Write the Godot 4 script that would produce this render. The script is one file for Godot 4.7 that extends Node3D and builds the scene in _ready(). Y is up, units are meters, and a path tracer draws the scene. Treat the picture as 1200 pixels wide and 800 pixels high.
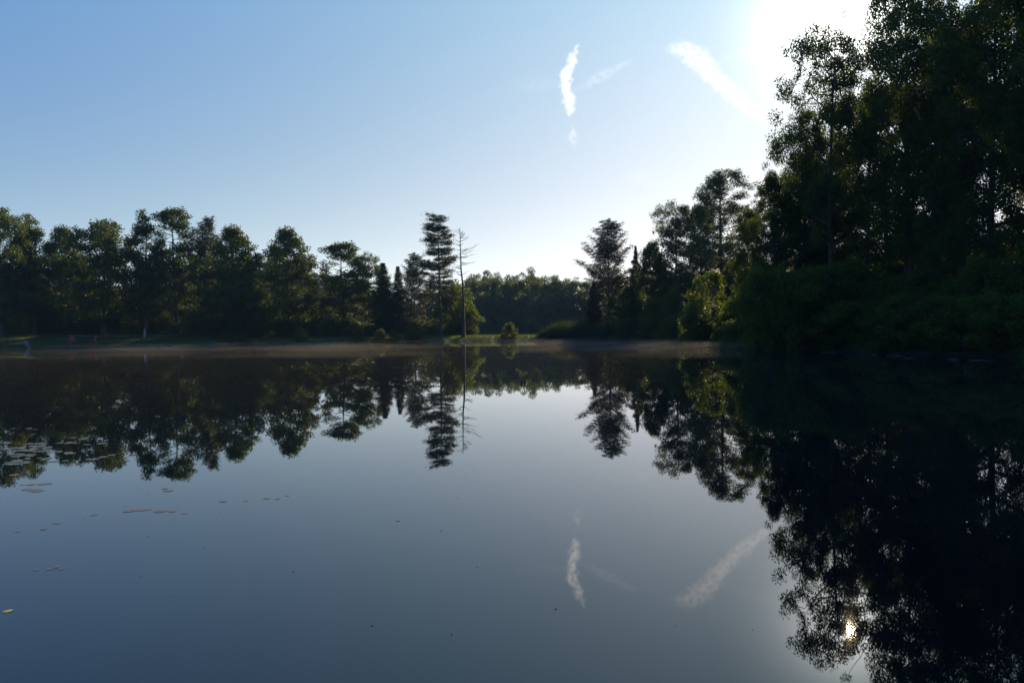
extends Node3D
# A still pond in the early morning: grassy dam and woods on the far side, tall woods on the right with the sun behind them.
const F := 919.0          # focal length in pixels of the 1200 x 800 photograph
const EYE := 1.95         # height of the lens above the water
var taken := {}
var shore: PackedVector2Array
var wobble := FastNoiseLite.new()
var lump := FastNoiseLite.new()
var sun_to := Vector3(0.37196, 0.33878, -0.86422).normalized()
var cam_basis: Basis

# ---------------------------------------------------------------- mesh collecting
class MB:
	var v := PackedVector3Array()
	var n := PackedVector3Array()
	var c := PackedColorArray()
	var i := PackedInt32Array()
	func tri(a: int, b: int, d: int) -> void:      # wound so that the face points along its normals
		if (v[d] - v[a]).cross(v[b] - v[a]).dot(n[a] + n[b] + n[d]) < 0.0:
			i.append_array(PackedInt32Array([a, d, b]))
		else:
			i.append_array(PackedInt32Array([a, b, d]))
	func add(t: MB, x: Transform3D, turn: Basis, col: Color) -> void:
		var at := v.size()
		v.append_array(x * t.v)
		n.append_array(Transform3D(turn, Vector3.ZERO) * t.n)
		var cc := PackedColorArray()
		cc.resize(t.v.size())
		cc.fill(col)
		c.append_array(cc)
		var ii := t.i.duplicate()
		for k in ii.size():
			ii[k] += at
		i.append_array(ii)
	func tube(pts: Array, radii: Array, sides: int, col: Color = Color.WHITE) -> void:
		var start := v.size()
		var last := pts.size() - 1
		for k in pts.size():
			var dir: Vector3 = (pts[mini(k + 1, last)] - pts[maxi(k - 1, 0)]).normalized()
			var side := dir.cross(Vector3(0.13, 0.21, 0.97)).normalized()
			var up := side.cross(dir)
			for s in sides:
				var a := TAU * s / sides
				var r := side * cos(a) + up * sin(a)
				v.append(pts[k] + r * radii[k])
				n.append(r)
				c.append(col)
		for k in last:
			for s in sides:
				var a := start + k * sides + s
				var b := start + k * sides + (s + 1) % sides
				tri(a, b, a + sides)
				tri(b, b + sides, a + sides)
	func box(lo: Vector3, hi: Vector3, x := Transform3D.IDENTITY) -> void:
		for axis in 3:
			for s in [-1.0, 1.0]:
				var at := v.size()
				var nn := Vector3.ZERO
				nn[axis] = s
				for q in [[0, 0], [1, 0], [1, 1], [0, 1]]:
					var p := Vector3.ZERO
					p[axis] = hi[axis] if s > 0 else lo[axis]
					p[(axis + 1) % 3] = hi[(axis + 1) % 3] if q[0] else lo[(axis + 1) % 3]
					p[(axis + 2) % 3] = hi[(axis + 2) % 3] if q[1] else lo[(axis + 2) % 3]
					v.append(x * p)
					n.append((x.basis * nn).normalized())
					c.append(Color.WHITE)
				tri(at, at + 1, at + 2)
				tri(at, at + 2, at + 3)
	func mesh() -> ArrayMesh:
		var a := []
		a.resize(Mesh.ARRAY_MAX)
		a[Mesh.ARRAY_VERTEX] = v
		a[Mesh.ARRAY_NORMAL] = n
		a[Mesh.ARRAY_COLOR] = c
		a[Mesh.ARRAY_INDEX] = i
		var m := ArrayMesh.new()
		m.add_surface_from_arrays(Mesh.PRIMITIVE_TRIANGLES, a)
		return m

# ---------------------------------------------------------------- things
func numbered(called: String) -> String:
	taken[called] = taken.get(called, -1) + 1
	return called if taken[called] == 0 else "%s_%03d" % [called, taken[called]]

func tag(o: Node, label: String, category: String, group := "", kind := "") -> Node:
	if label: o.set_meta("label", label)
	if category: o.set_meta("category", category)
	if group: o.set_meta("group", group)
	if kind: o.set_meta("kind", kind)
	return o

func part(called: String, m: Mesh, mat: Material, parent: Node) -> MeshInstance3D:
	var o := MeshInstance3D.new()
	o.name = numbered(called) if parent == self else called
	o.mesh = m
	o.material_override = mat
	parent.add_child(o, true)
	return o

func thing(called: String, at: Vector3, label: String, category: String, group := "") -> Node3D:
	var o := Node3D.new()
	o.name = numbered(called)
	add_child(o)
	o.position = at
	tag(o, label, category, group)
	return o

# ---------------------------------------------------------------- the lie of the land
func horizon(u: float) -> float:
	return 385.0 - 0.0135 * (u - 600.0)

func east(u: float, d: float) -> float:
	return (u - 600.0) / F * d

func water_depth(u: float, v: float) -> float:       # distance ahead at which that pixel meets the water
	return F * EYE / (v - horizon(u))

func shore_distance(x: float, z: float) -> float:
	var p := Vector2(x, z)
	var best := 1e9
	var k := shore.size()
	for j in k:
		var a := shore[j]
		var ab := shore[(j + 1) % k] - a
		var t := clampf((p - a).dot(ab) / ab.length_squared(), 0.0, 1.0)
		best = minf(best, (a + ab * t).distance_squared_to(p))
	best = sqrt(best)
	return -best if Geometry2D.is_point_in_polygon(p, shore) else best

func ground_height(x: float, z: float) -> float:
	var s := shore_distance(x, z) + wobble.get_noise_2d(x * 3.0, z * 3.0) * 0.5
	if s < 0.0:
		return maxf(-1.6, s * 0.3)
	var h := 0.75 * smoothstep(0.0, 3.2, s) + wobble.get_noise_2d(x, z) * 0.25 * smoothstep(2.0, 8.0, s)
	h += 1.1 * smoothstep(-44.0, -62.0, x) * smoothstep(2.0, 14.0, s) * smoothstep(-60.0, -90.0, z)
	h += 0.19 * clampf(s - 5.0, 0.0, 90.0) * smoothstep(18.0, 45.0, x) * smoothstep(-20.0, -40.0, z)
	h += 0.05 * clampf(s - 16.0, 0.0, 90.0) * smoothstep(-35.0, -60.0, x)
	h -= 5.6 * smoothstep(15.0, 32.0, s) * smoothstep(-52.0, -34.0, x) * (1.0 - smoothstep(8.0, 20.0, x)) * smoothstep(-134.0, -146.0, z)
	h += 24.0 * exp(-(pow((x + 150.0) / 110.0, 2.0) + pow((z + 440.0) / 80.0, 2.0)))
	return h

# ---------------------------------------------------------------- foliage
var clumps: Array = []      # templates of leafy twigs, radius 1
var small_clumps: Array = []
var tufts: Array = []       # templates of needle sprays, radius 1

func leaf_clump(rng: RandomNumberGenerator, count: int, leaf: float, flat: float) -> MB:
	var m := MB.new()
	for k in count:
		var p := Vector3(rng.randfn(), rng.randfn(), rng.randfn()).normalized() * pow(rng.randf(), 0.45)
		p.y *= flat
		var a := (Vector3(rng.randfn(), rng.randfn() - 0.5, rng.randfn()).normalized() + p * 0.6).normalized()
		var b := a.cross(Vector3(rng.randfn(), rng.randfn() + 1.2, rng.randfn())).normalized()
		var size := leaf * rng.randf_range(0.65, 1.25)
		var nn := a.cross(b).normalized()
		var at := m.v.size()
		m.v.append_array(PackedVector3Array([p, p + a * size * 0.45 + b * size * 0.33 + nn * size * 0.08, p + a * size, p + a * size * 0.55 - b * size * 0.33 + nn * size * 0.08]))
		for q in 4:
			m.n.append(nn)
		m.tri(at, at + 1, at + 2)
		m.tri(at, at + 2, at + 3)
	return m

func needle_tuft(rng: RandomNumberGenerator, count: int) -> MB:
	var m := MB.new()
	for k in count:
		var p := Vector3(rng.randfn() * 0.45, rng.randfn() * 0.18, rng.randfn() * 0.45)
		var a := (p * Vector3(1, 1, 1) + Vector3(rng.randfn(), rng.randfn() * 0.7 + 0.35, rng.randfn()) * 0.5).normalized()
		var b := a.cross(Vector3(rng.randfn(), rng.randfn() + 1.0, rng.randfn())).normalized()
		var size := rng.randf_range(0.45, 0.85)
		var nn := a.cross(b).normalized()
		var at := m.v.size()
		m.v.append_array(PackedVector3Array([p - b * size * 0.09, p + b * size * 0.09, p + a * size]))
		for q in 3:
			m.n.append(nn)
		m.tri(at, at + 1, at + 2)
	return m

func tint(rng: RandomNumberGenerator, spread: float) -> Color:
	var b := 1.0 + rng.randf_range(-spread, spread)
	var w := rng.randf_range(-spread, spread) * 0.6
	return Color(b * (1.0 + w), b, b * (1.0 - w))

func profile(shape: String, t: float) -> float:
	match shape:
		"round": return pow(maxf(0.0, sin(PI * (0.14 + 0.84 * t))), 0.65)
		"egg": return pow(maxf(0.0, sin(PI * pow(0.10 + 0.88 * t, 0.84))), 0.7)
		"column": return pow(maxf(0.0, sin(PI * (0.2 + 0.78 * t))), 0.5) * (1.0 - 0.25 * t)
		"spread": return pow(maxf(0.0, sin(PI * (0.05 + 0.87 * t))), 0.55)
		"cone": return pow(1.0 - t, 0.85)
		"plume": return pow(1.0 - t, 0.62) * 0.95
		"bush": return pow(maxf(0.0, 1.0 - t * t), 0.5)
	return 1.0

# a broadleaf tree: {"h", "r", "crown", "trunk", "bark", "leaf"}
func make_tree(o: Dictionary) -> Dictionary:
	var rng := RandomNumberGenerator.new()
	rng.seed = o.seed
	var h: float = o.h
	var r: float = o.r
	var y0: float = h * o.base
	var wood := MB.new()
	var crown := MB.new()
	var reach: float = h * o.get("leader", 0.9)
	var stem := []
	var thick := []
	var lean := Vector3(rng.randf_range(-1, 1), 0, rng.randf_range(-1, 1)) * h * 0.02
	for k in 8:
		var t := k / 7.0
		stem.append(Vector3(sin(t * 4.0 + o.seed) * h * 0.008, reach * t, cos(t * 3.0 + o.seed) * h * 0.008) + lean * t * t)
		thick.append(h * 0.0135 * (1.0 - t * 0.88) * (1.5 if k == 0 else 1.0))
	wood.tube(stem, thick, 8)
	var limb_pts := []
	for k in int(o.limbs):
		var t: float = (k + rng.randf()) / o.limbs
		var ty := lerpf(y0 * 0.92, reach * 0.93, t)
		var q := ty / reach * 7.0
		var from: Vector3 = stem[int(q)].lerp(stem[mini(7, int(q) + 1)], q - int(q))
		var a := k * 2.4 + rng.randf() * 0.8
		var ct := clampf((ty + r * 0.35 - y0) / (h - y0), 0.02, 0.98)
		var out: float = r * profile(o.shape, ct) * rng.randf_range(0.6, 0.9)
		var to := Vector3(cos(a) * out, minf(ty + out * rng.randf_range(0.35, 0.8), h * 0.97), sin(a) * out)
		var mid := from.lerp(to, 0.5) + Vector3(0, -out * 0.08, 0) + Vector3(rng.randf_range(-1, 1), 0, rng.randf_range(-1, 1)) * out * 0.1
		var fat := h * 0.0052 * (1.1 - t * 0.6)
		wood.tube([from, mid, to], [fat, fat * 0.65, fat * 0.22], 5)
		for s in [0.25, 0.5, 0.75, 1.0]:
			limb_pts.append(from.lerp(mid, s * 2.0) if s < 0.5 else mid.lerp(to, s * 2.0 - 1.0))
	for k in 8:
		if stem[k].y > y0: limb_pts.append(stem[k])
	var made := 0
	var tries := 0
	var off: float = o.seed * 37.0
	while made < int(o.clumps) and tries < int(o.clumps) * 12:
		tries += 1
		var t := rng.randf()
		if rng.randf() > profile(o.shape, t) * 0.92 + 0.08: continue
		var a := rng.randf() * TAU
		var edge: float = r * profile(o.shape, t) * (1.0 + lump.get_noise_3d(cos(a) * 42.0 + off, t * 130.0, sin(a) * 42.0) * o.get("lobes", 0.75))
		var p := Vector3(cos(a), 0, sin(a)) * edge * pow(rng.randf(), 0.42) + Vector3(0, lerpf(y0, h * 0.985, t), 0)
		if lump.get_noise_3d(p.x * 9.0 + off, p.y * 9.0, p.z * 9.0) < o.get("holes", -0.25):
			continue
		made += 1
		var near: Vector3 = limb_pts[0]
		var best := 1e9
		for q in limb_pts:
			var e: float = q.distance_squared_to(p) + (3.0 if q.y > p.y else 0.0)
			if e < best:
				best = e
				near = q
		var turn := Basis.from_euler(Vector3(rng.randf_range(-0.5, 0.5), rng.randf() * TAU, rng.randf_range(-0.5, 0.5)))
		var size: float = o.size * rng.randf_range(0.6, 1.25)
		var set_: Array = small_clumps if o.get("fine", false) else clumps
		crown.add(set_[rng.randi() % set_.size()], Transform3D(turn.scaled(Vector3.ONE * size), p), turn, tint(rng, 0.22))
		if best > 0.05:
			var bow := near.lerp(p, 0.55) + Vector3(0, -0.06, 0) * near.distance_to(p)
			wood.tube([near, bow, p], [0.045, 0.03, 0.012], 3)
	return {"h": h, "r": r, "crown": crown.mesh(), "trunk": wood.mesh()}

func make_pine(o: Dictionary) -> Dictionary:
	var rng := RandomNumberGenerator.new()
	rng.seed = o.seed
	var h: float = o.h
	var r: float = o.r
	var wood := MB.new()
	var crown := MB.new()
	var stem := []
	var thick := []
	for k in 8:
		var t := k / 7.0
		stem.append(Vector3(sin(t * 3.0 + o.seed) * h * 0.004, h * 0.985 * t, cos(t * 2.0) * h * 0.004))
		thick.append(h * 0.0105 * (1.0 - t * 0.93) * (1.35 if k == 0 else 1.0))
	wood.tube(stem, thick, 8)
	var y: float = h * o.base
	while y < h * 0.985:
		var t: float = (y - h * o.base) / (h * (1.0 - o.base))
		var shape: float = profile(o.shape, t) if o.shape != "tiers" else lerpf(1.0, 0.34, t) * (1.0 - smoothstep(0.93, 1.05, t)) * (0.75 + 0.25 * smoothstep(0.0, 0.15, t))
		var n: int = o.whorl
		var turn0 := rng.randf() * TAU
		for k in n:
			if rng.randf() < o.gaps: continue
			var a := turn0 + TAU * k / n + rng.randf_range(-0.3, 0.3)
			var len_: float = maxf(0.22, r * shape * rng.randf_range(0.4, 1.2) * (1.0 + o.get("uneven", 0.08) * sin(a + t * 9.0 + o.seed)))
			var q := y / (h * 0.985) * 7.0
			var from: Vector3 = stem[int(q)].lerp(stem[mini(7, int(q) + 1)], q - int(q))
			var rise: float = o.rise + t * o.get("lift", 0.3) + rng.randf_range(-0.12, 0.12)
			var dir := Vector3(cos(a), rise, sin(a))
			var to := from + dir * len_ + Vector3(0, len_ * 0.06, 0)
			var mid := from.lerp(to, 0.5) + Vector3(0, -len_ * 0.05, 0)
			var fat := 0.02 + len_ * 0.011
			wood.tube([from, mid, to], [fat, fat * 0.6, fat * 0.25], 4)
			var steps := maxi(2, int(len_ / o.step))
			for s in steps:
				var f := lerpf(o.bare, 1.0, (s + 0.5) / steps)
				var c := from.lerp(mid, f * 2.0) if f < 0.5 else mid.lerp(to, f * 2.0 - 1.0)
				var sides := 3 if f < 0.9 else 1
				for w in sides:
					var aside := (w - (sides - 1) * 0.5) * len_ * 0.24 * (1.15 - f) * 1.6
					var p := c + Vector3(-sin(a), rng.randf_range(-0.03, 0.12), cos(a)) * aside
					var turn := Basis.from_euler(Vector3(rng.randf_range(-0.25, 0.25), rng.randf() * TAU, rng.randf_range(-0.25, 0.25)))
					var size: float = o.size * rng.randf_range(0.7, 1.2) * minf(1.0, 0.28 + len_ * 0.38)
					crown.add(tufts[rng.randi() % tufts.size()], Transform3D(turn.scaled(Vector3.ONE * size), p), turn, tint(rng, 0.18))
		y += o.gap * rng.randf_range(0.6, 1.45) * (1.0 - 0.65 * t)
	return {"h": h, "r": r, "crown": crown.mesh(), "trunk": wood.mesh()}

func make_snag(h: float) -> Dictionary:
	var rng := RandomNumberGenerator.new()
	rng.seed = 5
	var stem_mesh := MB.new()
	var stem := []
	var thick := []
	for k in 9:
		var t := k / 8.0
		stem.append(Vector3(sin(t * 6.0) * 0.13 + sin(t * 17.0) * 0.04 - 0.25 * t * t, h * t, 0.1 * cos(t * 5.0)))
		thick.append(0.24 * (1.0 - t * 0.86) * (1.35 if k == 0 else 1.0))
	stem_mesh.tube(stem, thick, 9)
	var branches := []
	for k in 46:
		var t := lerpf(0.36, 0.985, pow(clampf(k / 45.0 + rng.randf_range(-0.03, 0.03), 0.0, 1.0), 0.8))
		var q := t * 8.0
		var from: Vector3 = stem[int(q)].lerp(stem[mini(8, int(q) + 1)], q - int(q))
		var a := rng.randfn() * 0.8 if rng.randf() < 0.66 else PI + rng.randfn() * 0.7
		var len_ := pow(rng.randf_range(0.3, 1.0), 1.3) * 1.2 * (2.3 - 1.3 * absf(t - 0.72) * 3.0) * (1.15 if cos(a) > 0 else 0.8)
		len_ = maxf(0.4, len_)
		var to := from + Vector3(cos(a), rng.randf_range(-0.1, 0.7), sin(a)) * len_
		var mid := from.lerp(to, 0.5) + Vector3(0, -0.1 * len_, 0)
		var b := MB.new()
		b.tube([from, mid, to], [0.05, 0.035, 0.012], 5)
		for j in 3:
			var p := mid.lerp(to, rng.randf())
			b.tube([p, p + Vector3(cos(a) + rng.randfn() * 0.6, rng.randf_range(0.1, 0.7), sin(a) + rng.randfn() * 0.6) * len_ * 0.28], [0.018, 0.007], 3)
		branches.append(b.mesh())
	return {"h": h, "trunk": stem_mesh.mesh(), "branches": branches}

# ---------------------------------------------------------------- materials
func leaf_mat(lin: Color, glow: Color, rough := 0.55) -> StandardMaterial3D:
	var m := StandardMaterial3D.new()
	m.albedo_color = lin.linear_to_srgb()
	m.vertex_color_use_as_albedo = true
	m.roughness = rough
	m.metallic_specular = 0.4
	m.backlight_enabled = true
	m.backlight = glow
	m.cull_mode = BaseMaterial3D.CULL_DISABLED
	return m

func plain(lin: Color, rough := 0.85) -> StandardMaterial3D:
	var m := StandardMaterial3D.new()
	m.albedo_color = lin.linear_to_srgb()
	m.roughness = rough
	return m

func noise_tex(seed_: int, freq: float, a: Color, b: Color, octaves := 5) -> NoiseTexture2D:
	var n := FastNoiseLite.new()
	n.seed = seed_
	n.frequency = freq
	n.fractal_octaves = octaves
	var t := NoiseTexture2D.new()
	t.noise = n
	t.width = 512
	t.height = 512
	t.seamless = true
	var g := Gradient.new()
	g.set_color(0, a.linear_to_srgb())
	g.set_color(1, b.linear_to_srgb())
	t.color_ramp = g
	return t

func textured(seed_: int, freq: float, a: Color, b: Color, metres: float, rough := 0.9) -> StandardMaterial3D:
	var m := StandardMaterial3D.new()
	m.albedo_texture = noise_tex(seed_, freq, a, b)
	m.uv1_triplanar = true
	m.uv1_scale = Vector3.ONE / metres
	m.roughness = rough
	return m

# ---------------------------------------------------------------- sky
func sky_colour(d: Vector3) -> Color:
	var e := rad_to_deg(asin(clampf(d.y, 0.0, 1.0)))
	var g := rad_to_deg(acos(clampf(d.dot(sun_to), -1.0, 1.0)))
	var low := exp(-e / 5.0)
	var mid := exp(-e / 20.0)
	var near := exp(-g / 40.0)
	var toward := exp(-g / 25.0)
	var r := 0.03 + low * (0.58 + 1.05 * toward) + 0.196 * near + 1.90 * mid * toward
	var gr := 0.09 + low * (0.56 + 0.85 * toward) + mid * 0.13 + 0.617 * near + 0.767 * mid * toward
	var b := 0.507 + low * (0.16 + 0.85 * toward) + 0.382 * near + 0.439 * mid * toward
	r *= 1.0 - 0.05 * toward
	b += 0.3 * maxf(0.0, b - 0.75)      # overexposed in the photograph
	var glow := 0.8 * exp(-e / 3.0) * exp(-g / 30.0)
	var aureole := glow + 1.5 * exp(-pow(g / 4.0, 2.0)) + 4.0 * exp(-g / 1.2)
	return Color(r + aureole, gr * 1.01 + aureole * 0.97, b * 1.01 + aureole * 0.9)

func pixel_ray(u: float, v: float) -> Vector3:
	return (cam_basis * Vector3((u - 600.0) / F, (400.0 - v) / F, -1.0)).normalized()

func make_sky() -> PanoramaSkyMaterial:
	var w := 1024
	var im := Image.create(w, w / 2, false, Image.FORMAT_RGBF)
	for y in w / 2:
		var el := (0.5 - (y + 0.5) / (w / 2.0)) * PI
		for x in w:
			var az := (x + 0.5) / w * TAU + PI      # the sky is turned by half a turn below
			if el < -0.02:
				im.set_pixel(x, y, Color(0.25, 0.28, 0.3))
			else:
				im.set_pixel(x, y, sky_colour(Vector3(sin(az) * cos(el), sin(el), -cos(az) * cos(el))))
	im.resize(4096, 2048, Image.INTERPOLATE_CUBIC)
	# vapour trails and thin cloud, laid out as directions: [u, v, half width, strength]
	var trails := [
		[[676, 54, 2.0, 0.55], [671, 70, 5.0, 0.9], [664, 86, 6.5, 1.0], [663, 102, 6.5, 1.0], [667, 118, 7.0, 1.0], [668, 130, 5.0, 0.85], [667, 137, 2.5, 0.3]],
		[[671, 148, 3.0, 0.15], [671, 158, 4.5, 0.28], [673, 168, 5.0, 0.08]],
		[[676, 106, 3.0, 0.06], [700, 92, 6.0, 0.18], [725, 79, 4.0, 0.18], [742, 70, 3.0, 0.03]],
		[[604, 98, 6.0, 0.03], [630, 100, 9.0, 0.06], [655, 96, 5.0, 0.04]],
		[[780, 58, 6.0, 0.1], [800, 58, 10.0, 0.55], [820, 70, 12.0, 0.75], [838, 90, 10.0, 0.85], [856, 108, 9.0, 0.8], [874, 123, 8.0, 0.8], [892, 136, 6.0, 0.75], [908, 145, 4.0, 0.3], [916, 149, 3.0, 0.05]],
		[[740, 208, 8.0, 0.05], [752, 207, 6.0, 0.1], [765, 214, 6.0, 0.04]],
		[[850, 70, 5.0, 0.04], [890, 56, 6.0, 0.2], [930, 42, 5.0, 0.1]]]
	var puff := FastNoiseLite.new()
	puff.seed = 8
	puff.frequency = 0.085
	puff.fractal_octaves = 5
	for tr in trails:
		var pts := []
		for q in tr:
			var d := pixel_ray(q[0], q[1])
			pts.append([Vector2((atan2(d.x, -d.z) / TAU + 0.5) * 4096.0, (0.5 - asin(d.y) / PI) * 2048.0), q[2] * 4096.0 / TAU / F * 0.93, q[3]])
		var lo: Vector2 = pts[0][0]
		var hi: Vector2 = pts[0][0]
		for q in pts:
			lo = lo.min(q[0])
			hi = hi.max(q[0])
		for y in range(int(lo.y) - 22, int(hi.y) + 22):
			for x in range(int(lo.x) - 22, int(hi.x) + 22):
				var p := Vector2(x + 0.5, y + 0.5)
				p += Vector2(puff.get_noise_2d(x * 1.7, y * 1.7), puff.get_noise_2d(x * 1.7 + 400.0, y * 1.7)) * 3.2
				var a := 0.0
				for k in pts.size() - 1:
					var s: Vector2 = pts[k + 1][0] - pts[k][0]
					var t := clampf((p - pts[k][0]).dot(s) / s.length_squared(), 0.0, 1.0)
					var dist: float = (pts[k][0] + s * t).distance_to(p) / lerpf(pts[k][1], pts[k + 1][1], t)
					a = maxf(a, (1.0 - smoothstep(0.2, 1.4, dist)) * lerpf(pts[k][2], pts[k + 1][2], t))
				if a > 0.003:
					a *= clampf(0.78 + puff.get_noise_2d(x * 2.6 + 90.0, y * 2.6) * 1.1, 0.12, 1.0)
					var c := im.get_pixel(posmod(x, 4096), y)
					im.set_pixel(posmod(x, 4096), y, c.lerp(Color(maxf(c.r, 1.45), maxf(c.g, 1.45), maxf(c.b, 1.45)), a))
	var m := PanoramaSkyMaterial.new()
	m.panorama = ImageTexture.create_from_image(im)
	return m

# ---------------------------------------------------------------- planting
var kinds := {}
var leaf_mats := {}
const SPECIES := {"oak": "oak", "maple": "maple", "poplar": "poplar", "tulip": "poplar", "open_oak": "oak", "open_poplar": "poplar", "tall_a": "oak", "tall_b": "poplar", "tall_c": "maple", "shrub": "shrub", "shrub_b": "shrub", "lit_bush": "shrub", "far": "oak", "far_b": "maple", "lone_pine": "pine", "white_pine": "pine", "feather_pine": "pine", "spruce": "pine"}
var bark: Material
var pale_bark: Material

func plant(called: String, kind: String, u: float, d: float, top: float, wide: float, label: String, group := "", category := "tree", turn := -1.0, bark_mat: Material = null) -> Node3D:
	var k: Dictionary = kinds[kind]
	var x := east(u, d)
	var g := ground_height(x, -d) - 0.1
	var tall := maxf(0.5, EYE + d * (horizon(u) - top) / F - g)
	var root := thing(called, Vector3(x, g, -d), label, category, group)
	root.rotation.y = turn if turn >= 0.0 else fmod(u * 1.7 + d * 0.37, TAU)
	var w: float = wide / F * d / (2.0 * k.r)
	root.scale = Vector3(w, tall / k.h, w)
	part("trunk" if category == "tree" else "stems", k.trunk, bark_mat if bark_mat else bark, root)
	part("crown" if category == "tree" else "foliage", k.crown, leaf_mats[SPECIES[kind]], root)
	return root

func mist(at: Vector3, size: Vector3, density: float, round_: bool, label: String, group := "") -> void:
	var f := FogVolume.new()
	f.name = numbered("mist")
	f.shape = RenderingServer.FOG_VOLUME_SHAPE_ELLIPSOID if round_ else RenderingServer.FOG_VOLUME_SHAPE_BOX
	f.size = size
	f.position = at
	var m := FogMaterial.new()
	m.albedo = Color(0.98, 0.94, 0.86)
	m.density = density
	f.material = m
	add_child(f)
	tag(f, label, "mist", group, "stuff")

func skyline(u: float, line: Array) -> float:
	for k in line.size() - 1:
		if u <= line[k + 1][0]:
			return lerpf(line[k][1], line[k + 1][1], clampf((u - line[k][0]) / (line[k + 1][0] - line[k][0]), 0.0, 1.0))
	return line[-1][1]

func _ready() -> void:
	# ------------------------------------------------------------ camera, sky, sun, exposure
	var cam := Camera3D.new()
	cam.name = "camera"
	add_child(cam)
	cam.position = Vector3(0, EYE, 0)
	cam.basis = Basis(Vector3.RIGHT, deg_to_rad(-0.935)) * Basis(Vector3.BACK, deg_to_rad(-0.773))
	cam.fov = rad_to_deg(2.0 * atan(400.0 / F))
	cam.near = 0.1
	cam.far = 4000.0
	cam.current = true
	cam_basis = cam.basis
	var env := Environment.new()
	env.background_mode = Environment.BG_SKY
	env.tonemap_mode = Environment.TONE_MAPPER_LINEAR
	env.tonemap_exposure = 1.7
	env.sky = Sky.new()
	env.sky.sky_material = make_sky()
	env.sky_rotation = Vector3(0, PI, 0)
	env.background_energy_multiplier = 1.0 / 1.7
	env.sdfgi_enabled = true
	env.ssao_enabled = true
	env.ssil_enabled = true
	env.fog_enabled = true
	env.fog_density = 0.00016
	env.fog_light_color = Color(0.58, 0.77, 1.0)
	env.volumetric_fog_enabled = true
	env.volumetric_fog_density = 0.0
	var we := WorldEnvironment.new()
	we.name = "surroundings"
	we.environment = env
	add_child(we)
	var sun := DirectionalLight3D.new()
	sun.name = "sun"
	sun.light_energy = 1.6
	sun.light_color = Color(1.0, 0.87, 0.66)
	sun.light_angular_distance = 0.5
	sun.shadow_enabled = true
	add_child(sun)
	sun.basis = Basis.looking_at(-sun_to, Vector3.UP)

	# ------------------------------------------------------------ ground and water
	wobble.seed = 3
	wobble.frequency = 0.03
	lump.seed = 11
	lump.frequency = 0.02
	lump.fractal_octaves = 3
	for q in [[0, 115.6], [100, 121], [200, 123], [300, 125.7], [450, 128], [600, 128], [690, 126], [760, 114], [800, 101], [835, 84.5], [870, 70], [960, 58], [1060, 51.6], [1200, 43.6]]:
		shore.append(Vector2(east(q[0], q[1]), -q[1]))
	for q in [[42, -38], [50, -24], [44, -11], [22, -3.5], [0, -2.4], [-24, -3], [-62, -9], [-104, -36], [-116, -78], [-100, -106]]:
		shore.append(Vector2(q[0], q[1]))
	build_ground()
	var sea := PlaneMesh.new()
	sea.size = Vector2(186, 132)
	var wm := plain(Color(0.001, 0.004, 0.006), 0.013)
	wm.metallic_specular = 0.48
	var ripple := FastNoiseLite.new()
	ripple.seed = 21
	ripple.frequency = 0.012
	ripple.fractal_octaves = 3
	var rt := NoiseTexture2D.new()
	rt.noise = ripple
	rt.width = 1024
	rt.height = 1024
	rt.seamless = true
	rt.as_normal_map = true
	rt.bump_strength = 1.0
	wm.normal_enabled = true
	wm.normal_texture = rt
	wm.normal_scale = 0.008
	wm.uv1_triplanar = true
	wm.uv1_world_triplanar = true
	wm.uv1_scale = Vector3.ONE / 9.0
	var water := part("pond_water", sea, wm, self)
	water.position = Vector3(-32, 0, -66.6)
	tag(water, "still dark pond water mirroring the sky and trees", "water", "", "structure")

	# ------------------------------------------------------------ kinds of trees
	var rng := RandomNumberGenerator.new()
	rng.seed = 77
	for k in 5:
		clumps.append(leaf_clump(rng, 120, 0.30, 0.62))
		small_clumps.append(leaf_clump(rng, 150, 0.24, 0.7))
		tufts.append(needle_tuft(rng, 46))
	kinds.oak = make_tree({"seed": 1, "h": 18.0, "r": 6.0, "base": 0.14, "shape": "round", "limbs": 20, "clumps": 290, "size": 1.05, "holes": -0.28, "lobes": 0.6})
	kinds.maple = make_tree({"seed": 2, "h": 18.0, "r": 5.0, "base": 0.1, "shape": "egg", "limbs": 22, "clumps": 300, "size": 0.98, "holes": -0.28, "lobes": 0.6})
	kinds.poplar = make_tree({"seed": 3, "h": 20.0, "r": 4.0, "base": 0.16, "shape": "column", "limbs": 24, "clumps": 250, "size": 0.85, "holes": -0.16, "lobes": 0.8})
	kinds.tulip = make_tree({"seed": 4, "h": 20.0, "r": 5.0, "base": 0.2, "shape": "round", "limbs": 24, "clumps": 230, "size": 0.85, "holes": -0.1, "lobes": 0.9})
	kinds.open_oak = make_tree({"seed": 5, "h": 22.0, "r": 5.0, "base": 0.3, "shape": "round", "limbs": 22, "clumps": 310, "size": 0.85, "holes": -0.12, "lobes": 1.0, "fine": true})
	kinds.open_poplar = make_tree({"seed": 6, "h": 24.0, "r": 5.0, "base": 0.26, "shape": "egg", "limbs": 26, "clumps": 380, "size": 0.85, "holes": -0.14, "lobes": 0.9, "fine": true})
	kinds.tall_a = make_tree({"seed": 7, "h": 32.0, "r": 8.0, "base": 0.2, "shape": "round", "limbs": 34, "clumps": 420, "size": 1.05, "holes": -0.04, "lobes": 0.9, "fine": true})
	kinds.tall_b = make_tree({"seed": 8, "h": 32.0, "r": 7.0, "base": 0.24, "shape": "egg", "limbs": 32, "clumps": 390, "size": 1.05, "holes": -0.04, "lobes": 1.0, "fine": true})
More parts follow.
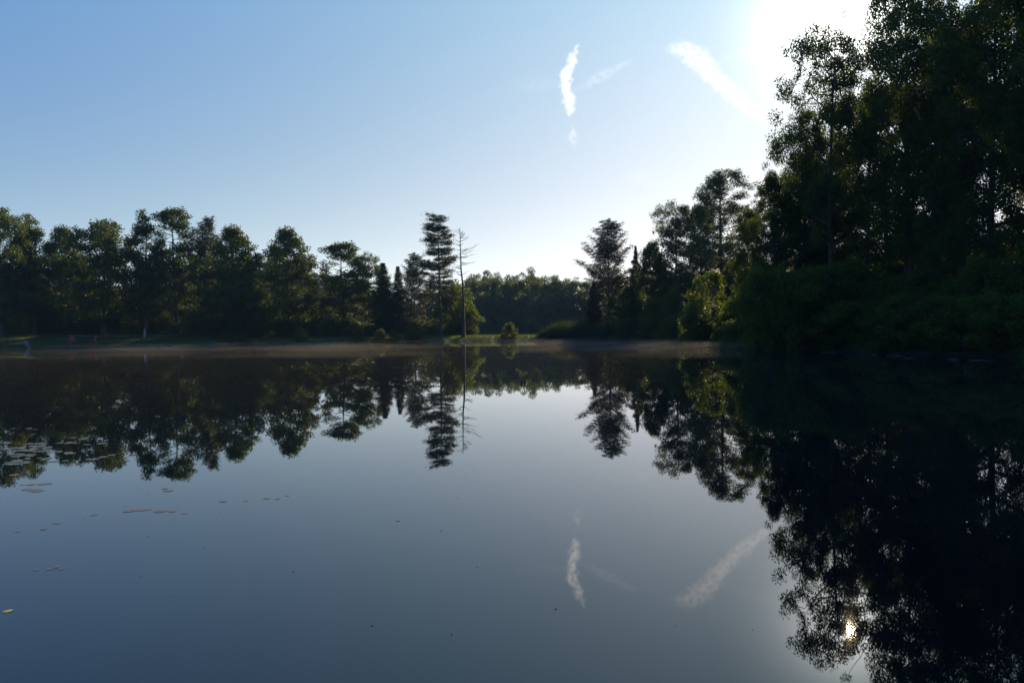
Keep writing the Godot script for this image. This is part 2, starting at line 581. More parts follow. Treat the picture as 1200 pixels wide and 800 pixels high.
	kinds.tall_c = make_tree({"seed": 9, "h": 30.0, "r": 6.5, "base": 0.3, "shape": "spread", "limbs": 30, "clumps": 370, "size": 1.0, "holes": -0.04, "lobes": 0.9, "fine": true})
	kinds.shrub = make_tree({"seed": 10, "h": 4.0, "r": 2.4, "base": 0.02, "shape": "bush", "limbs": 12, "clumps": 120, "size": 0.62, "leader": 0.5, "fine": true, "lobes": 0.8})
	kinds.shrub_b = make_tree({"seed": 12, "h": 4.5, "r": 2.2, "base": 0.03, "shape": "egg", "limbs": 12, "clumps": 110, "size": 0.6, "leader": 0.6, "fine": true, "lobes": 0.9})
	kinds.far = make_tree({"seed": 13, "h": 20.0, "r": 5.5, "base": 0.08, "shape": "round", "limbs": 8, "clumps": 95, "size": 1.6})
	kinds.far_b = make_tree({"seed": 14, "h": 20.0, "r": 5.0, "base": 0.08, "shape": "egg", "limbs": 8, "clumps": 95, "size": 1.5})
	kinds.lone_pine = make_pine({"uneven": 0.3, "seed": 15, "h": 20.0, "r": 3.6, "base": 0.33, "shape": "tiers", "whorl": 5, "gaps": 0.25, "gap": 0.8, "rise": 0.05, "bare": 0.4, "size": 0.55, "step": 0.55})
	kinds.white_pine = make_pine({"seed": 16, "h": 20.0, "r": 5.4, "base": 0.1, "shape": "cone", "whorl": 6, "gaps": 0.18, "gap": 0.8, "rise": 0.25, "bare": 0.3, "size": 0.6, "step": 0.6})
	kinds.feather_pine = make_pine({"seed": 26, "h": 20.0, "r": 6.6, "base": 0.08, "shape": "plume", "whorl": 5, "gaps": 0.3, "gap": 1.05, "rise": 0.45, "lift": 0.5, "bare": 0.25, "size": 0.55, "step": 0.55})
	kinds.lit_bush = make_tree({"seed": 27, "h": 5.0, "r": 2.6, "base": 0.03, "shape": "egg", "limbs": 14, "clumps": 125, "size": 0.58, "leader": 0.6, "lobes": 0.9, "holes": -0.2})
	kinds.spruce = make_pine({"seed": 17, "h": 15.0, "r": 3.2, "base": 0.03, "shape": "cone", "whorl": 7, "gaps": 0.05, "gap": 0.5, "rise": -0.05, "bare": 0.25, "size": 0.5, "step": 0.55})
	print("kinds ", Time.get_ticks_msec())
	leaf_mats.oak = leaf_mat(Color(0.064, 0.097, 0.014), Color(1.0, 1.0, 0.25))
	leaf_mats.maple = leaf_mat(Color(0.074, 0.108, 0.015), Color(1.0, 1.0, 0.25))
	leaf_mats.poplar = leaf_mat(Color(0.069, 0.105, 0.017), Color(1.0, 1.0, 0.28))
	leaf_mats.shrub = leaf_mat(Color(0.088, 0.13, 0.016), Color(1.0, 1.0, 0.25))
	leaf_mats.pine = leaf_mat(Color(0.045, 0.060, 0.024), Color(0.5, 0.55, 0.25), 0.5)
	bark = textured(31, 0.02, Color(0.035, 0.028, 0.022), Color(0.11, 0.092, 0.075), 1.6)
	pale_bark = textured(32, 0.02, Color(0.16, 0.145, 0.125), Color(0.34, 0.32, 0.28), 1.8)
	plant_left()
	plant_far()
	plant_right()
	print("planted ", Time.get_ticks_msec())
	build_grass()
	build_things()
	build_pads()
	# ------------------------------------------------------------ mist lying on the water
	mist(Vector3(-37, 0.29, -62), Vector3(146, 0.56, 108), 0.00042, false, "thin mist lying over the water before the far bank")
	rng.seed = 9
	for k in 30:
		var u := rng.randf_range(20, 860)
		var d := rng.randf_range(70, 118)
		if u > 740: d = rng.randf_range(66, 84)
		if u > 830: d = 64.0
		mist(Vector3(east(u, d), 0.3, -d), Vector3(rng.randf_range(8, 24), rng.randf_range(0.4, 0.9), rng.randf_range(3, 8)), rng.randf_range(0.002, 0.009), true, "low wisp of mist drifting over the still water", "wisps of mist on the pond")
	print("done ", Time.get_ticks_msec())

func build_ground() -> void:
	var xs := PackedFloat32Array()
	var zs := PackedFloat32Array()
	for q in [-420, -310, -240, -190, -150, -128]: xs.append(q)
	var x := -112.0
	while x < 64.0:
		xs.append(x)
		x += 2.0
	for q in [66, 74, 86, 104, 130, 170, 230, 320]: xs.append(q)
	for q in [-620, -540, -470, -430, -390, -350, -310, -270, -235, -205, -185, -170, -162]: zs.append(q)
	var z := -156.0
	while z < 6.0:
		zs.append(z)
		z += 2.0
	for q in [8, 14, 24, 45, 90]: zs.append(q)
	var m := MB.new()
	var w := xs.size()
	for b in zs.size():
		for a in w:
			var gx := xs[a]
			var gz := zs[b]
			var h := ground_height(gx, gz)
			m.v.append(Vector3(gx, h, gz))
			var s := shore_distance(gx, gz)
			var soil := wobble.get_noise_2d(gx * 4.0, gz * 4.0)
			# lawn along the dam and the left bank, leaf litter in the woods, mud at the waterline
			var lawn := (1.0 - smoothstep(13.0, 18.0, s + soil * 4.0)) * (1.0 - smoothstep(8.0, 13.0, gx)) if gz < -60.0 else 1.0 - smoothstep(30.0, 40.0, gx)
			var c := Color(0.045, 0.034, 0.022).lerp(Color(0.075, 0.11, 0.025), lawn)
			if s < 0.6: c = Color(0.055, 0.045, 0.032)
			m.c.append(c * (1.0 + soil * 0.4))
	for b in zs.size():
		for a in w:
			var here := b * w + a
			var l := m.v[here - (1 if a > 0 else 0)]
			var r := m.v[here + (1 if a < w - 1 else 0)]
			var t := m.v[here - (w if b > 0 else 0)]
			var d := m.v[here + (w if b < zs.size() - 1 else 0)]
			m.n.append((d - t).cross(r - l).normalized())
	for b in zs.size() - 1:
		for a in w - 1:
			var here := b * w + a
			m.tri(here, here + 1, here + w)
			m.tri(here + 1, here + w + 1, here + w)
	var mat := StandardMaterial3D.new()
	mat.vertex_color_use_as_albedo = true
	mat.albedo_texture = noise_tex(41, 0.03, Color(0.5, 0.5, 0.5), Color(1, 1, 1))
	mat.uv1_triplanar = true
	mat.uv1_world_triplanar = true
	mat.uv1_scale = Vector3.ONE / 5.0
	mat.roughness = 0.95
	tag(part("ground", m.mesh(), mat, self), "grassy banks and wooded land round the pond", "ground", "", "structure")

const LEFT_LINE := [[-120, 246], [0, 246], [20, 260], [42, 255], [60, 268], [90, 268], [122, 262], [150, 272], [172, 252], [205, 256], [228, 266], [245, 264], [272, 272], [288, 310], [300, 330], [318, 326], [338, 282], [362, 305], [380, 296], [405, 292], [437, 296], [450, 316], [467, 318], [485, 312], [505, 342], [545, 352]]

func plant_left() -> void:
	var woods := "trees of the woods behind the far bank"
	# trees that make the skyline: name, kind, foliage, u, distance, top, width, label
	for q in [
		["oak_tree", "oak", 2, 122, 243, 52, "full dark oak at the open end of the far woods, beyond the leaning rock"],
		["poplar_tree", "poplar", 42, 128, 248, 36, "narrow domed poplar between two fuller crowns behind the red chairs"],
		["maple_tree", "maple", 74, 131, 266, 40, "rounded lower maple behind the dock with red chairs"],
		["oak_tree", "oak", 122, 126, 258, 66, "broad dense oak with a domed crown behind the pale post"],
		["poplar_tree", "poplar", 172, 126, 243, 33, "tall thin open crowned poplar beside a sparse tulip tree"],
		["tulip_tree", "tulip", 206, 130, 244, 52, "sparse tulip tree with sky showing through its big loose crown"],
		["pine_tree", "feather_pine", 246, 134, 255, 44, "ragged pine top rising between the tulip tree and a dense oak"],
		["oak_tree", "maple", 274, 128, 266, 48, "dense tall oak at the edge of the gap where the hill shows"],
		["maple_tree", "maple", 296, 126, 322, 34, "lower sunlit yellow green maple beside the gap in the woods"],
		["maple_tree", "maple", 338, 130, 268, 54, "egg shaped dark maple standing alone right of the gap in the woods"],
		["oak_tree", "tulip", 403, 132, 284, 62, "wide lumpy oak crown in the middle of the far woods"],
		["oak_tree", "open_oak", 433, 134, 291, 30, "narrow knobbly crown at the side of the wide lumpy oak"],
		["spruce_tree", "spruce", 450, 129, 307, 36, "dense pointed spruce left of a thinner spruce"],
		["spruce_tree", "spruce", 467, 131, 311, 27, "thin pointed spruce between a dense spruce and a pine"],
		["pine_tree", "feather_pine", 486, 129, 297, 44, "bushy young pine with branches to the ground beside the lone pine"],
		["young_tree", "shrub_b", 531, 128, 322, 32, "small leafy tree at the foot of the lone pine"],
		["young_tree", "shrub_b", 549, 126, 356, 20, "slender low leafy growth beside the dead tree"]]:
		plant(q[0], q[1], q[2], q[3] + (15.0 if q[2] > 310 else 6.0), q[4], q[5] * (1.6 if q[2] < 310 else 1.4), q[6], woods)
	plant("pine_tree", "lone_pine", 516, 134, 250, 62, "tall lone pine with bare lower trunk and layered branches above the dam", "", "tree", 0.6)
	var snag := make_snag(17.0)
	var x := east(543, 131)
	var g := ground_height(x, -131.0) - 0.1
	var root := thing("dead_tree", Vector3(x, g, -131), "bare dead tree with short leafless branches beside the lone pine", "tree")
	var s: float = (EYE + 131.0 * (horizon(541) - 267.0) / F - g) / 17.0
	root.scale = Vector3(s, s, s)
	part("trunk", snag.trunk, bark, root)
	for b in snag.branches:
		part("branch", b, bark, root)
	# the body of the woods behind
	var rng := RandomNumberGenerator.new()
	rng.seed = 400
	for row in [[152, 30.0, 50.0], [178, 33.0, 36.0]]:
		var u := -110.0
		while u < 535.0:
			var uu: float = u + rng.randf_range(-8, 8)
			var kind: String = ["oak", "maple", "poplar", "maple", "tulip"][rng.randi() % 5]
			if uu > 285.0 and uu < 325.0: kind = "shrub_b"
			var top: float = skyline(uu, LEFT_LINE) + row[2] + rng.randf() * 40.0
			plant("woodland_tree", kind, uu, row[0] + rng.randf_range(-4, 4) + (8.0 if uu > 310.0 else 0.0), top, rng.randf_range(40, 62), {"oak": "shaded round oak", "maple": "shaded full maple", "poplar": "shaded slim poplar", "tulip": "shaded loose tulip tree", "shrub_b": "low shaded sapling"}[kind] + " deep in the woods behind the far bank", "shaded trees in the far woods")
			u += row[1]
	# undergrowth along the edge of the woods
	var u2 := -60.0
	while u2 < 545.0:
		var d := rng.randf_range(132.5, 138.0) + (3.0 if u2 < 160.0 else 9.0 if u2 > 310.0 else 0.0)
		plant("shrub", ["shrub", "shrub_b"][rng.randi() % 2], u2, d, rng.randf_range(352, 374) if u2 < 310.0 else rng.randf_range(366, 380), rng.randf_range(24, 40), "dark leafy shrub in the undergrowth at the edge of the far woods", "undergrowth of the far woods", "shrub")
		u2 += 15.0
	# bushes on the dam
	for q in [
		["shrub", 597, 122.5, 378.5, 19, "rounded bright green bush alone on the dam before the misty woods"],
		["shrub_b", 489, 122.5, 379, 20, "bright leafy bush on the dam beside the brown grass clumps"],
		["shrub", 352, 121.5, 384, 17, "small green bush on the far bank below the egg shaped maple"],
		["shrub", 420, 122.5, 383, 14, "small round bush on the dam below the wide oak"],
		["shrub", 446, 121.2, 386, 17, "dark brown green bush hanging over the waterline of the dam"],
		["shrub", 461, 121.6, 387, 14, "smaller dark bush beside the one hanging over the dam's waterline"],
		["shrub_b", 480, 121.2, 384, 10, "narrow dark tuft beside the bright bush on the dam"],
		["shrub", 284, 119, 394, 12, "low yellow green weeds catching the sun on the far bank"],
		["shrub", 268, 119.5, 391, 13, "low green weeds on the far bank beside the sunlit ones"]]:
		plant("bush", q[0], q[1], q[2] + 6.8, q[3], q[4], q[5], "bushes on the dam and far bank", "bush")

func plant_far() -> void:
	var rng := RandomNumberGenerator.new()
	rng.seed = 500
	var line := [[500, 331], [550, 326], [563, 309], [578, 320], [600, 317], [620, 312], [640, 320], [660, 321], [680, 325], [760, 318]]
	for row in [[285, 9.0, 0.0], [305, 11.0, 3.0], [330, 13.0, 2.0]]:
		var u := 505.0
		while u < 770.0:
			var uu: float = u + rng.randf_range(-3, 3)
			plant("distant_tree", ["far", "far_b"][rng.randi() % 2], uu, row[0] + rng.randf_range(-8, 8), skyline(uu, line) + row[2] + rng.randf_range(-1, 12), rng.randf_range(24, 40), "bluish hazy tree of the distant woods beyond the dam", "distant trees beyond the dam")
			u += row[1]
	for row in [[385, 12.0, 318.0], [410, 13.0, 306.0], [440, 14.0, 296.0]]:
		var u := 250.0
		while u < 470.0:
			plant("distant_tree", ["far", "far_b"][rng.randi() % 2], u + rng.randf_range(-4, 4), row[0], row[2] + rng.randf_range(-2, 9) + minf(absf(u - 295.0) * 0.12, 12.0) + maxf(0.0, u - 340.0) * 0.25, rng.randf_range(22, 32), "hazy tree on the far hill seen through the gap", "trees on the far hill")
			u += row[1]

func plant_right() -> void:
	var stand := "trees at the head of the cove"
	for q in [
		["pine_tree", "feather_pine", 714, 132, 258, 98, "full feathery pine with upswept branches at the head of the cove"],
		["pine_tree", "white_pine", 746, 126, 287, 30, "slim small pine leaning close to the full feathery pine"],
		["young_tree", "maple", 766, 122, 283, 44, "low leafy tree between the pines and the tall oak"],
		["oak_tree", "open_oak", 792, 118, 231, 66, "tall open oak with sky between its limbs next to the pines"],
		["poplar_tree", "open_poplar", 849, 150, 195, 92, "tall feathery poplar standing clear of the big right woods"],
		["poplar_tree", "open_poplar", 822, 126, 236, 60, "open poplar half hidden between the tall oak and the feathery poplar"],
		["young_tree", "open_oak", 882, 76, 236, 52, "loose leafy tree at the foot of the big woods"],
		["young_tree", "open_poplar", 908, 71, 196, 58, "thin leafy tree filling the edge of the big woods"],
		["pine_tree", "spruce", 696, 132, 330, 34, "low dark conifer at the outer side of the feathery pine"],
		["young_tree", "maple", 735, 124, 336, 50, "low shaded tree under the feathery pine"],
		["young_tree", "maple", 805, 112, 318, 44, "low shaded tree under the tall open oak"],
		["young_tree", "maple", 858, 105, 308, 48, "low tree behind the big sunlit bush"],
		["young_tree", "maple", 888, 97, 300, 50, "low tree on the slope between the sunlit bushes and the big woods"],
		["young_tree", "oak", 872, 116, 296, 60, "broad low tree on the slope behind the sunlit bushes"],
		["young_tree", "shrub_b", 775, 117, 340, 40, "shaded thicket tree behind the reeds"]]:
		plant(q[0], q[1], q[2], q[3], q[4], q[5], q[6], stand)
	# the big woods: the front row towers out of the frame
	var woods := "tall trees of the big right woods"
	for q in [
		["tall_c", 976, 66, 22, 112, "big tree at the open corner of the right woods with a lopsided crown"],
		["tall_a", 1064, 65, -56, 150, "huge leafy tree with the sun behind its crown"],
		["tall_b", 1100, 60, -24, 120, "tall dark tree next to the one before the sun"],
		["tall_a", 1165, 56, -80, 170, "towering dark tree in the thick of the right woods"],
		["tall_c", 1225, 52, -80, 150, "towering dark tree nearest the near end of the right bank"],
		["tall_b", 946, 72, 128, 86, "mid height tree low in the corner of the right woods"],
		["tall_b", 1290, 48, -140, 180, "towering tree past the near end of the right bank"]]:
		plant("woodland_giant", q[0], q[1], q[2], q[3], q[4], q[5], woods)
	var rng := RandomNumberGenerator.new()
	rng.seed = 600
	for row in [[80, 90.0], [98, 88.0]]:
		var u: float = 935.0 + (row[0] - 72.0) * 0.5
		while u < 1330.0:
			var uu: float = u + rng.randf_range(-12, 12)
			var top := lerpf(170.0, -30.0, smoothstep(940.0, 1100.0, uu)) + rng.randf_range(0, 60)
			plant("woodland_giant", ["tall_a", "tall_b", "tall_c", "tall_c"][rng.randi() % 4], uu, row[0] + rng.randf_range(-3, 3), top, rng.randf_range(80, 120), "tall trunk and shaded crown deep inside the right woods", "shaded trees inside the right woods", "tree", -1.0, pale_bark if rng.randf() < 0.12 else null)
			u += row[1]
	# smaller trees under the giants
	for row in [[62, 52.0], [74, 50.0], [92, 44.0], [110, 44.0]]:
		var u: float = 905.0 + (row[0] - 61.0) * 1.2
		while u < 1330.0:
			var uu: float = u + rng.randf_range(-12, 12)
			var d2: float = row[0] + rng.randf_range(-2.5, 2.5) - 12.0 * smoothstep(1000.0, 1250.0, uu)
			plant("understory_tree", ["maple", "oak", "shrub_b", "tulip"][rng.randi() % 4], uu, d2, rng.randf_range(262, 338) - (d2 - 62.0) * 0.5, rng.randf_range(60, 95), "smaller leafy tree in the shade under the giants of the right woods", "smaller trees under the right woods")
			u += row[1]
	# undergrowth over the right bank
	for q in [
		["lit_bush", 834, 86.5, 320, 68, "big yellow green sunlit bush at the corner of the cove"],
		["lit_bush", 889, 70.5, 337, 40, "second sunlit yellow green bush beyond a dark trunk"],
		["shrub", 857, 90, 371, 36, "low bush behind the big sunlit one"],
		["shrub", 815, 94, 372, 36, "low bush on the bank before the big sunlit one, towards the reeds"],
		["shrub", 872, 71, 374, 34, "low bush at the waterline below the second sunlit one"],
		["shrub", 852, 80, 368, 30, "low green bush at the foot of the big sunlit one"],
		["shrub", 862, 79, 348, 40, "dark green bush between the two sunlit ones"]]:
		plant("bush", q[0], q[1], q[2], q[3], q[4], q[5], "", "bush")
	var u3 := 742.0
	while u3 < 1290.0:
		var d := skyline(u3, [[690, 126.5], [760, 114.5], [800, 101.5], [835, 85], [870, 70.5], [960, 58.4], [1060, 52], [1200, 44], [1300, 39.5]])
		for k in 2:
			var back := 0.5 + k * 4.5 + rng.randf() * 1.2
			var hgt := rng.randf_range(2.2, 4.2) + k * 2.5
			var uu: float = u3 + rng.randf_range(-8, 8)
			var top := horizon(uu) - (hgt - 1.6) * F / (d + back)
			if uu > 812.0 and uu < 902.0 and (k == 1 or uu < 860.0): continue
			plant("shrub", ["shrub", "shrub_b"][rng.randi() % 2], uu, d + back, top, rng.randf_range(3.6, 5.2) * F / (d + back), "dark overhanging shrub along the shaded right bank", "shrubs along the right bank", "shrub")
		u3 += 26.0

func blade_tuft(seed_: int, count: int, tall: float, spread: float, wide: float) -> ArrayMesh:
	var rng := RandomNumberGenerator.new()
	rng.seed = seed_
	var m := MB.new()
	for k in count:
		var a := rng.randf() * TAU
		var p := Vector3(rng.randfn() * spread, -0.04, rng.randfn() * spread)
		var lean := Vector3(cos(a), 0, sin(a)) * tall * rng.randf_range(0.1, 0.5)
		var side := Vector3(-sin(a), 0, cos(a)) * wide
		var h := tall * rng.randf_range(0.6, 1.15)
		var at := m.v.size()
		var nn := Vector3(cos(a), 0.35, sin(a)).normalized()
		var b := tint(rng, 0.2)
		for q in [p - side, p + side, p + lean * 0.4 + Vector3(0, h * 0.6, 0) + side * 0.7, p + lean + Vector3(0, h, 0), p + lean * 0.4 + Vector3(0, h * 0.6, 0) - side * 0.7]:
			m.v.append(q)
			m.n.append(nn)
			m.c.append(b)
		m.tri(at, at + 1, at + 2)
		m.tri(at, at + 2, at + 4)
		m.tri(at + 4, at + 2, at + 3)
	return m.mesh()

func scatter(called: String, m: Mesh, mat: Material, spots: Array, label: String, category: String) -> void:
	var mm := MultiMesh.new()
	mm.transform_format = MultiMesh.TRANSFORM_3D
	mm.mesh = m
	mm.instance_count = spots.size()
	for k in spots.size():
		mm.set_instance_transform(k, spots[k])
	var o := MultiMeshInstance3D.new()
	o.name = numbered(called)
	o.multimesh = mm
	o.material_override = mat
	add_child(o)
	tag(o, label, category, "", "stuff")

func build_grass() -> void:
	var rng := RandomNumberGenerator.new()
	rng.seed = 900
	var grass := leaf_mat(Color(0.095, 0.145, 0.028), Color(1.0, 1.0, 0.35), 0.6)
	var reed := leaf_mat(Color(0.06, 0.075, 0.026), Color(0.8, 0.85, 0.35), 0.6)
	var spots := []
	while spots.size() < 12000:
		var u := rng.randf_range(-60, 715)
		var d := rng.randf_range(108, 146)
		var p := Vector3(east(u, d), 0, -d)
		var s := shore_distance(p.x, p.z)
		if s < 0.35 or s > 15.0 or p.x > 13.0: continue
		p.y = ground_height(p.x, p.z)
		var k := rng.randf_range(0.6, 1.3) * (1.5 if s < 1.4 else 1.0)
		spots.append(Transform3D(Basis(Vector3.UP, rng.randf() * TAU).scaled(Vector3.ONE * k), p))
	scatter("bank_grass", blade_tuft(1, 16, 0.24, 0.16, 0.012), grass, spots, "rough grass covering the dam and far bank", "grass")
	spots = []
	while spots.size() < 900:
		var u := rng.randf_range(632, 762)
		var d := rng.randf_range(108, 134)
		var p := Vector3(east(u, d), 0, -d)
		var s := shore_distance(p.x, p.z)
		if s < -0.6 or s > 4.5: continue
		p.y = maxf(ground_height(p.x, p.z), -0.2)
		var k := rng.randf_range(0.75, 1.15) * smoothstep(625.0, 655.0, u)
		spots.append(Transform3D(Basis(Vector3.UP, rng.randf() * TAU).scaled(Vector3(1, k, 1)), p))
	scatter("reeds", blade_tuft(2, 22, 2.5, 0.3, 0.022), reed, spots, "tall dark reeds crowding the waterline at the head of the cove", "reeds")

func build_things() -> void:
	var rng := RandomNumberGenerator.new()
	rng.seed = 1000
	# gravel path along the left bank
	var m := MB.new()
	for k in 30:
		var t := k / 29.0
		var x := lerpf(-112.0, -58.0, t)
		var z := lerpf(-128.0, -131.0, t) + sin(t * 5.0) * 0.6
		for s in [-0.7, 0.7]:
			m.v.append(Vector3(x, ground_height(x, z + s) + 0.05, z + s))
			m.n.append(Vector3.UP)
			m.c.append(Color.WHITE)
		if k:
			var a := m.v.size() - 4
			m.tri(a, a + 1, a + 2)
			m.tri(a + 1, a + 3, a + 2)
	tag(part("gravel_path", m.mesh(), textured(50, 0.08, Color(0.2, 0.19, 0.17), Color(0.42, 0.4, 0.37), 1.2), self), "pale gravel path along the left bank before the woods", "path", "", "structure")
	# leaning rock
	var rock := MB.new()
	var rn := FastNoiseLite.new()
	rn.seed = 4
	rn.frequency = 0.9
	for a in 9:
		for b in 14:
			var th := PI * a / 8.0
			var ph := TAU * b / 14.0
			var p := Vector3(sin(th) * cos(ph) * 0.28, cos(th) * 0.66, sin(th) * sin(ph) * 0.42)
			p *= 1.0 + rn.get_noise_3dv(p * 1.8) * 0.35
			rock.v.append(p)
			rock.n.append((p / Vector3(0.12, 0.5, 0.25)).normalized())
			rock.c.append(Color.WHITE)
	for a in 8:
		for b in 14:
			var p := a * 14 + b
			var q := a * 14 + (b + 1) % 14
			rock.tri(p, q, p + 14)
			rock.tri(q, q + 14, p + 14)
	var d := water_depth(31, 408.0)
	var stone := part("leaning_rock", rock.mesh(), textured(51, 0.02, Color(0.12, 0.12, 0.125), Color(0.24, 0.24, 0.245), 1.0), self)
	stone.position = Vector3(east(31, d), 0.5, -d)
	stone.rotation = Vector3(0.1, 0.4, 0.42)
	tag(stone, "pale grey slab of rock leaning at the water's edge", "rock")
	# dock with two red chairs
	var deck_wood := textured(52, 0.03, Color(0.05, 0.03, 0.025), Color(0.11, 0.07, 0.055), 0.8)
	var red_wood := textured(53, 0.03, Color(0.26, 0.04, 0.025), Color(0.36, 0.06, 0.035), 0.8, 0.6)
	d = 119.5
	var dock := thing("wooden_dock", Vector3(east(97, d), 0, -d), "low dark wooden dock at the left bank carrying two red chairs", "dock")
	dock.rotation.y = 0.08
	for k in 15:
		var pm := MB.new()
		pm.box(Vector3(-0.13, 0.0, -0.95), Vector3(0.13, 0.045, 0.95))
		part("plank", pm.mesh(), deck_wood, dock).position = Vector3(-1.96 + k * 0.28, 0.42 + rng.randf_range(-0.004, 0.004), 0)
	for s in [-0.9, 0.9]:
		var bm := MB.new()
		bm.box(Vector3(-2.05, 0.24, s - 0.05), Vector3(2.05, 0.412, s + 0.05))
		part("beam", bm.mesh(), deck_wood, dock)
		for q in [-1.8, 0.0, 1.8]:
			var pm := MB.new()
			pm.tube([Vector3(q, -0.9, s * 0.86), Vector3(q, 0.4, s * 0.86)], [0.07, 0.07], 8)
			part("post", pm.mesh(), deck_wood, dock)
	for q in [[86, 0.9, "red wooden armchair at the rock end of the dock"], [107.5, -0.6, "red wooden armchair at the grassy end of the dock"]]:
		garden_chair(Vector3(east(q[0], d), 0.47, -d + 0.1), q[1], q[2], red_wood)
	# pale post before the woods
	d = 129.0
	var g := ground_height(east(169, d), -d)
	var post := thing("wooden_post", Vector3(east(169, d), g - 0.1, -d), "short pale wooden post standing on the grass before the dark woods", "post")
	var pm2 := MB.new()
	pm2.tube([Vector3(0, 0, 0), Vector3(0, 0.8, 0), Vector3(0.02, 1.6, 0)], [0.17, 0.16, 0.15], 10)
	part("shaft", pm2.mesh(), pale_bark, post)
	var pm3 := MB.new()
	pm3.tube([Vector3(0.02, 1.6, 0), Vector3(0.02, 1.66, 0), Vector3(0.02, 1.69, 0)], [0.18, 0.18, 0.01], 10)
	part("cap", pm3.mesh(), pale_bark, post)
	# drift wood under the right bank
	for q in [[972, 413.2, 1.1, 0.15], [1010, 414.6, 0.6, 0.5], [1024, 415.6, 0.45, -0.3], [1050, 417.0, 1.3, 0.1], [1066, 419.5, 0.7, 0.0], [1118, 421.5, 0.6, 0.2], [1146, 422.5, 1.0, -0.1]]:
		d = water_depth(q[0], q[1])
		var lm := MB.new()
		var pts := []
		var rad := []
		for k in 6:
			var t := k / 5.0
			pts.append(Vector3((t - 0.5) * q[2], 0.02 + sin(t * 4.0 + q[0]) * 0.03, sin(t * 3.0 + q[0]) * 0.1))
			rad.append(0.03 * (1.0 - absf(t - 0.4) * 1.2) + 0.008)
		lm.tube(pts, rad, 7)
		var log_ := part("drift_log", lm.mesh(), bark, self)
		log_.position = Vector3(east(q[0], d), 0, -d)
		log_.rotation.y = q[3]
		tag(log_, "thin stick of driftwood floating off the shaded right bank", "driftwood", "driftwood under the right bank")

func garden_chair(at: Vector3, turn: float, label: String, mat: Material) -> void:
	var t := thing("garden_chair", at, label, "chair", "red chairs on the dock")
	t.rotation.y = turn
	t.scale = Vector3.ONE * 1.35
	for k in 5:
		var s := MB.new()
		s.box(Vector3(-0.29, 0, -0.05), Vector3(0.29, 0.025, 0.05), Transform3D(Basis(Vector3.RIGHT, 0.16), Vector3(0, 0.36 - 0.018 * k, 0.24 - 0.115 * k)))
		part("seat_slat", s.mesh(), mat, t)
	for k in 5:
		var s := MB.new()
		s.box(Vector3(-0.052, 0, 0), Vector3(0.052, 0.86 - 0.05 * absf(k - 2.0), 0.022), Transform3D(Basis(Vector3.RIGHT, -0.32), Vector3(-0.23 + 0.115 * k, 0.24, -0.27)))
		part("back_slat", s.mesh(), mat, t)
	for s in [-1.0, 1.0]:
		var b := MB.new()
		b.box(Vector3(s * 0.37 - 0.07, 0.56, -0.42), Vector3(s * 0.37 + 0.07, 0.585, 0.34))
		part("arm_rest", b.mesh(), mat, t)
		b = MB.new()
		b.box(Vector3(s * 0.34 - 0.02, 0, 0.2), Vector3(s * 0.34 + 0.02, 0.557, 0.3))
		part("leg", b.mesh(), mat, t)
		b = MB.new()
		b.box(Vector3(s * 0.315 - 0.018, 0, -0.52), Vector3(s * 0.315 + 0.018, 0.12, -0.36))
		b.box(Vector3(s * 0.315 - 0.018, 0.05, -0.5), Vector3(s * 0.315 + 0.018, 0.14, 0.3), Transform3D(Basis(Vector3.RIGHT, -0.28), Vector3(0, 0.17, 0)))
		part("leg", b.mesh(), mat, t)

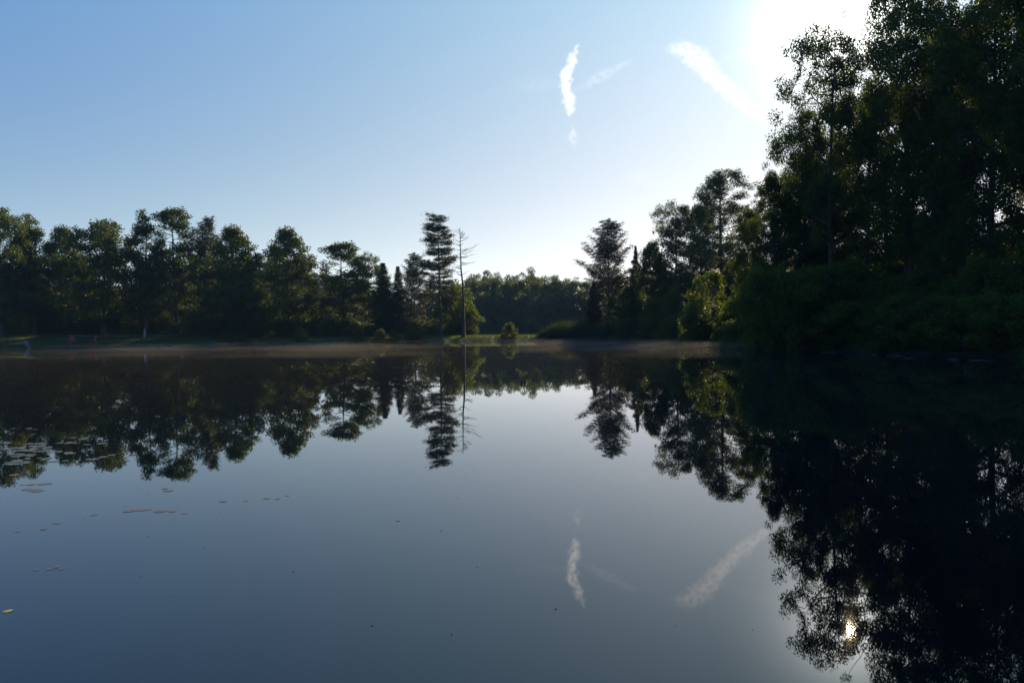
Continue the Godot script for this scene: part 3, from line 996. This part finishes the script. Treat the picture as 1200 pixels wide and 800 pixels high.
func build_pads() -> void:
	var rng := RandomNumberGenerator.new()
	rng.seed = 1200
	var shapes := []
	for k in 4:
		var m := MB.new()
		m.v.append(Vector3.ZERO)
		m.n.append(Vector3.UP)
		m.c.append(Color.WHITE)
		for j in 15:
			var a := 0.25 + (TAU - 0.5) * j / 14.0
			var r := 1.0 + sin(a * 3.0 + k) * 0.05 + rng.randf_range(-0.03, 0.03)
			m.v.append(Vector3(cos(a) * r, 0.004 + 0.012 * maxf(0.0, sin(a * 2.0 + k * 2.0)), sin(a) * r))
			m.n.append(Vector3(cos(a) * 0.08, 1, sin(a) * 0.08).normalized())
			m.c.append(Color.WHITE)
			if j: m.tri(0, j, j + 1)
		shapes.append(m.mesh())
	var mats := []
	for c in [Color(0.07, 0.085, 0.035), Color(0.12, 0.095, 0.065), Color(0.09, 0.095, 0.055)]:
		var pm := textured(60, 0.02, c * 0.75, c * 1.2, 0.5, 0.38)
		mats.append(pm)
	var yellow := textured(61, 0.02, Color(0.25, 0.24, 0.03), Color(0.36, 0.33, 0.05), 0.4, 0.4)
	# [u from, u to, v from, v to, how many]
	for band in [[12, 42, 501.5, 503.5, 5], [24, 38, 509, 511.5, 3], [0, 10, 517, 520, 3], [66, 100, 513, 520, 7], [18, 54, 519.5, 524.5, 20], [0, 62, 525, 529, 26], [40, 80, 529, 532, 9], [4, 36, 532, 535.5, 13], [0, 28, 540, 545, 13], [28, 54, 537, 539.5, 6], [60, 84, 540, 542, 2], [95, 122, 519, 523, 4], [100, 130, 527, 539, 4]]:
		for k in band[4]:
			var u := rng.randf_range(band[0], band[1])
			var v := rng.randf_range(band[2], band[3])
			pad(shapes, mats[rng.randi() % 3], u, v, rng.randf_range(0.04, 0.085), rng, "flat lily pad in the crowded patch on the water off the left bank", "lily pads in the crowded patch")
	for band in [[22, 48, 573, 577.5, 7], [14, 52, 566, 569, 5], [8, 16, 556, 560, 2], [160, 172, 597, 599, 3], [176, 200, 595, 602, 5], [208, 214, 602, 603, 1], [188, 196, 573, 576, 2], [145, 147, 599, 600, 1]]:
		for k in band[4]:
			pad(shapes, mats[1], rng.randf_range(band[0], band[1]), rng.randf_range(band[2], band[3]), rng.randf_range(0.035, 0.075), rng, "small brownish lily pad in a loose raft on open water", "small pads in loose rafts")
	for q in [[309, 584.5], [322, 585], [333, 581.5], [284, 587.5], [258, 588], [463, 611], [62, 614], [45, 621], [35, 669], [52, 668], [60, 665.5], [66, 667.5], [14, 624], [105, 604]]:
		pad(shapes, mats[1], q[0], q[1], rng.randf_range(0.025, 0.05), rng, "single tiny leaf floating apart on the open water", "single leaves on the open water")
	pad(shapes, yellow, 1.0, 718.0, 0.035, rng, "single yellow leaf floating close to the near shore", "")
	# specks of pollen and seed on the near water
	var spots := []
	for k in 90:
		var p := Vector3(rng.randf_range(-5, 4.5), 0.004, -rng.randf_range(4.9, 12))
		spots.append(Transform3D(Basis(Vector3.UP, rng.randf() * TAU).scaled(Vector3.ONE * rng.randf_range(0.004, 0.011)), p))
	scatter("floating_specks", shapes[0], plain(Color(0.05, 0.045, 0.035), 0.7), spots, "tiny dark specks of seed and dust floating on the near water", "debris")

func pad(shapes: Array, mat: Material, u: float, v: float, r: float, rng: RandomNumberGenerator, label: String, group: String) -> void:
	var d := water_depth(u, v)
	var o := part("lily_pad" if r > 0.033 else "floating_leaf", shapes[rng.randi() % 4], mat, self)
	o.position = Vector3(east(u, d), 0.0015 + rng.randf() * 0.0015, -d)
	o.rotation.y = rng.randf() * TAU
	o.scale = Vector3(r, r, r * rng.randf_range(0.8, 1.0))
	tag(o, label, "lily pad" if r > 0.033 else "leaf", group)
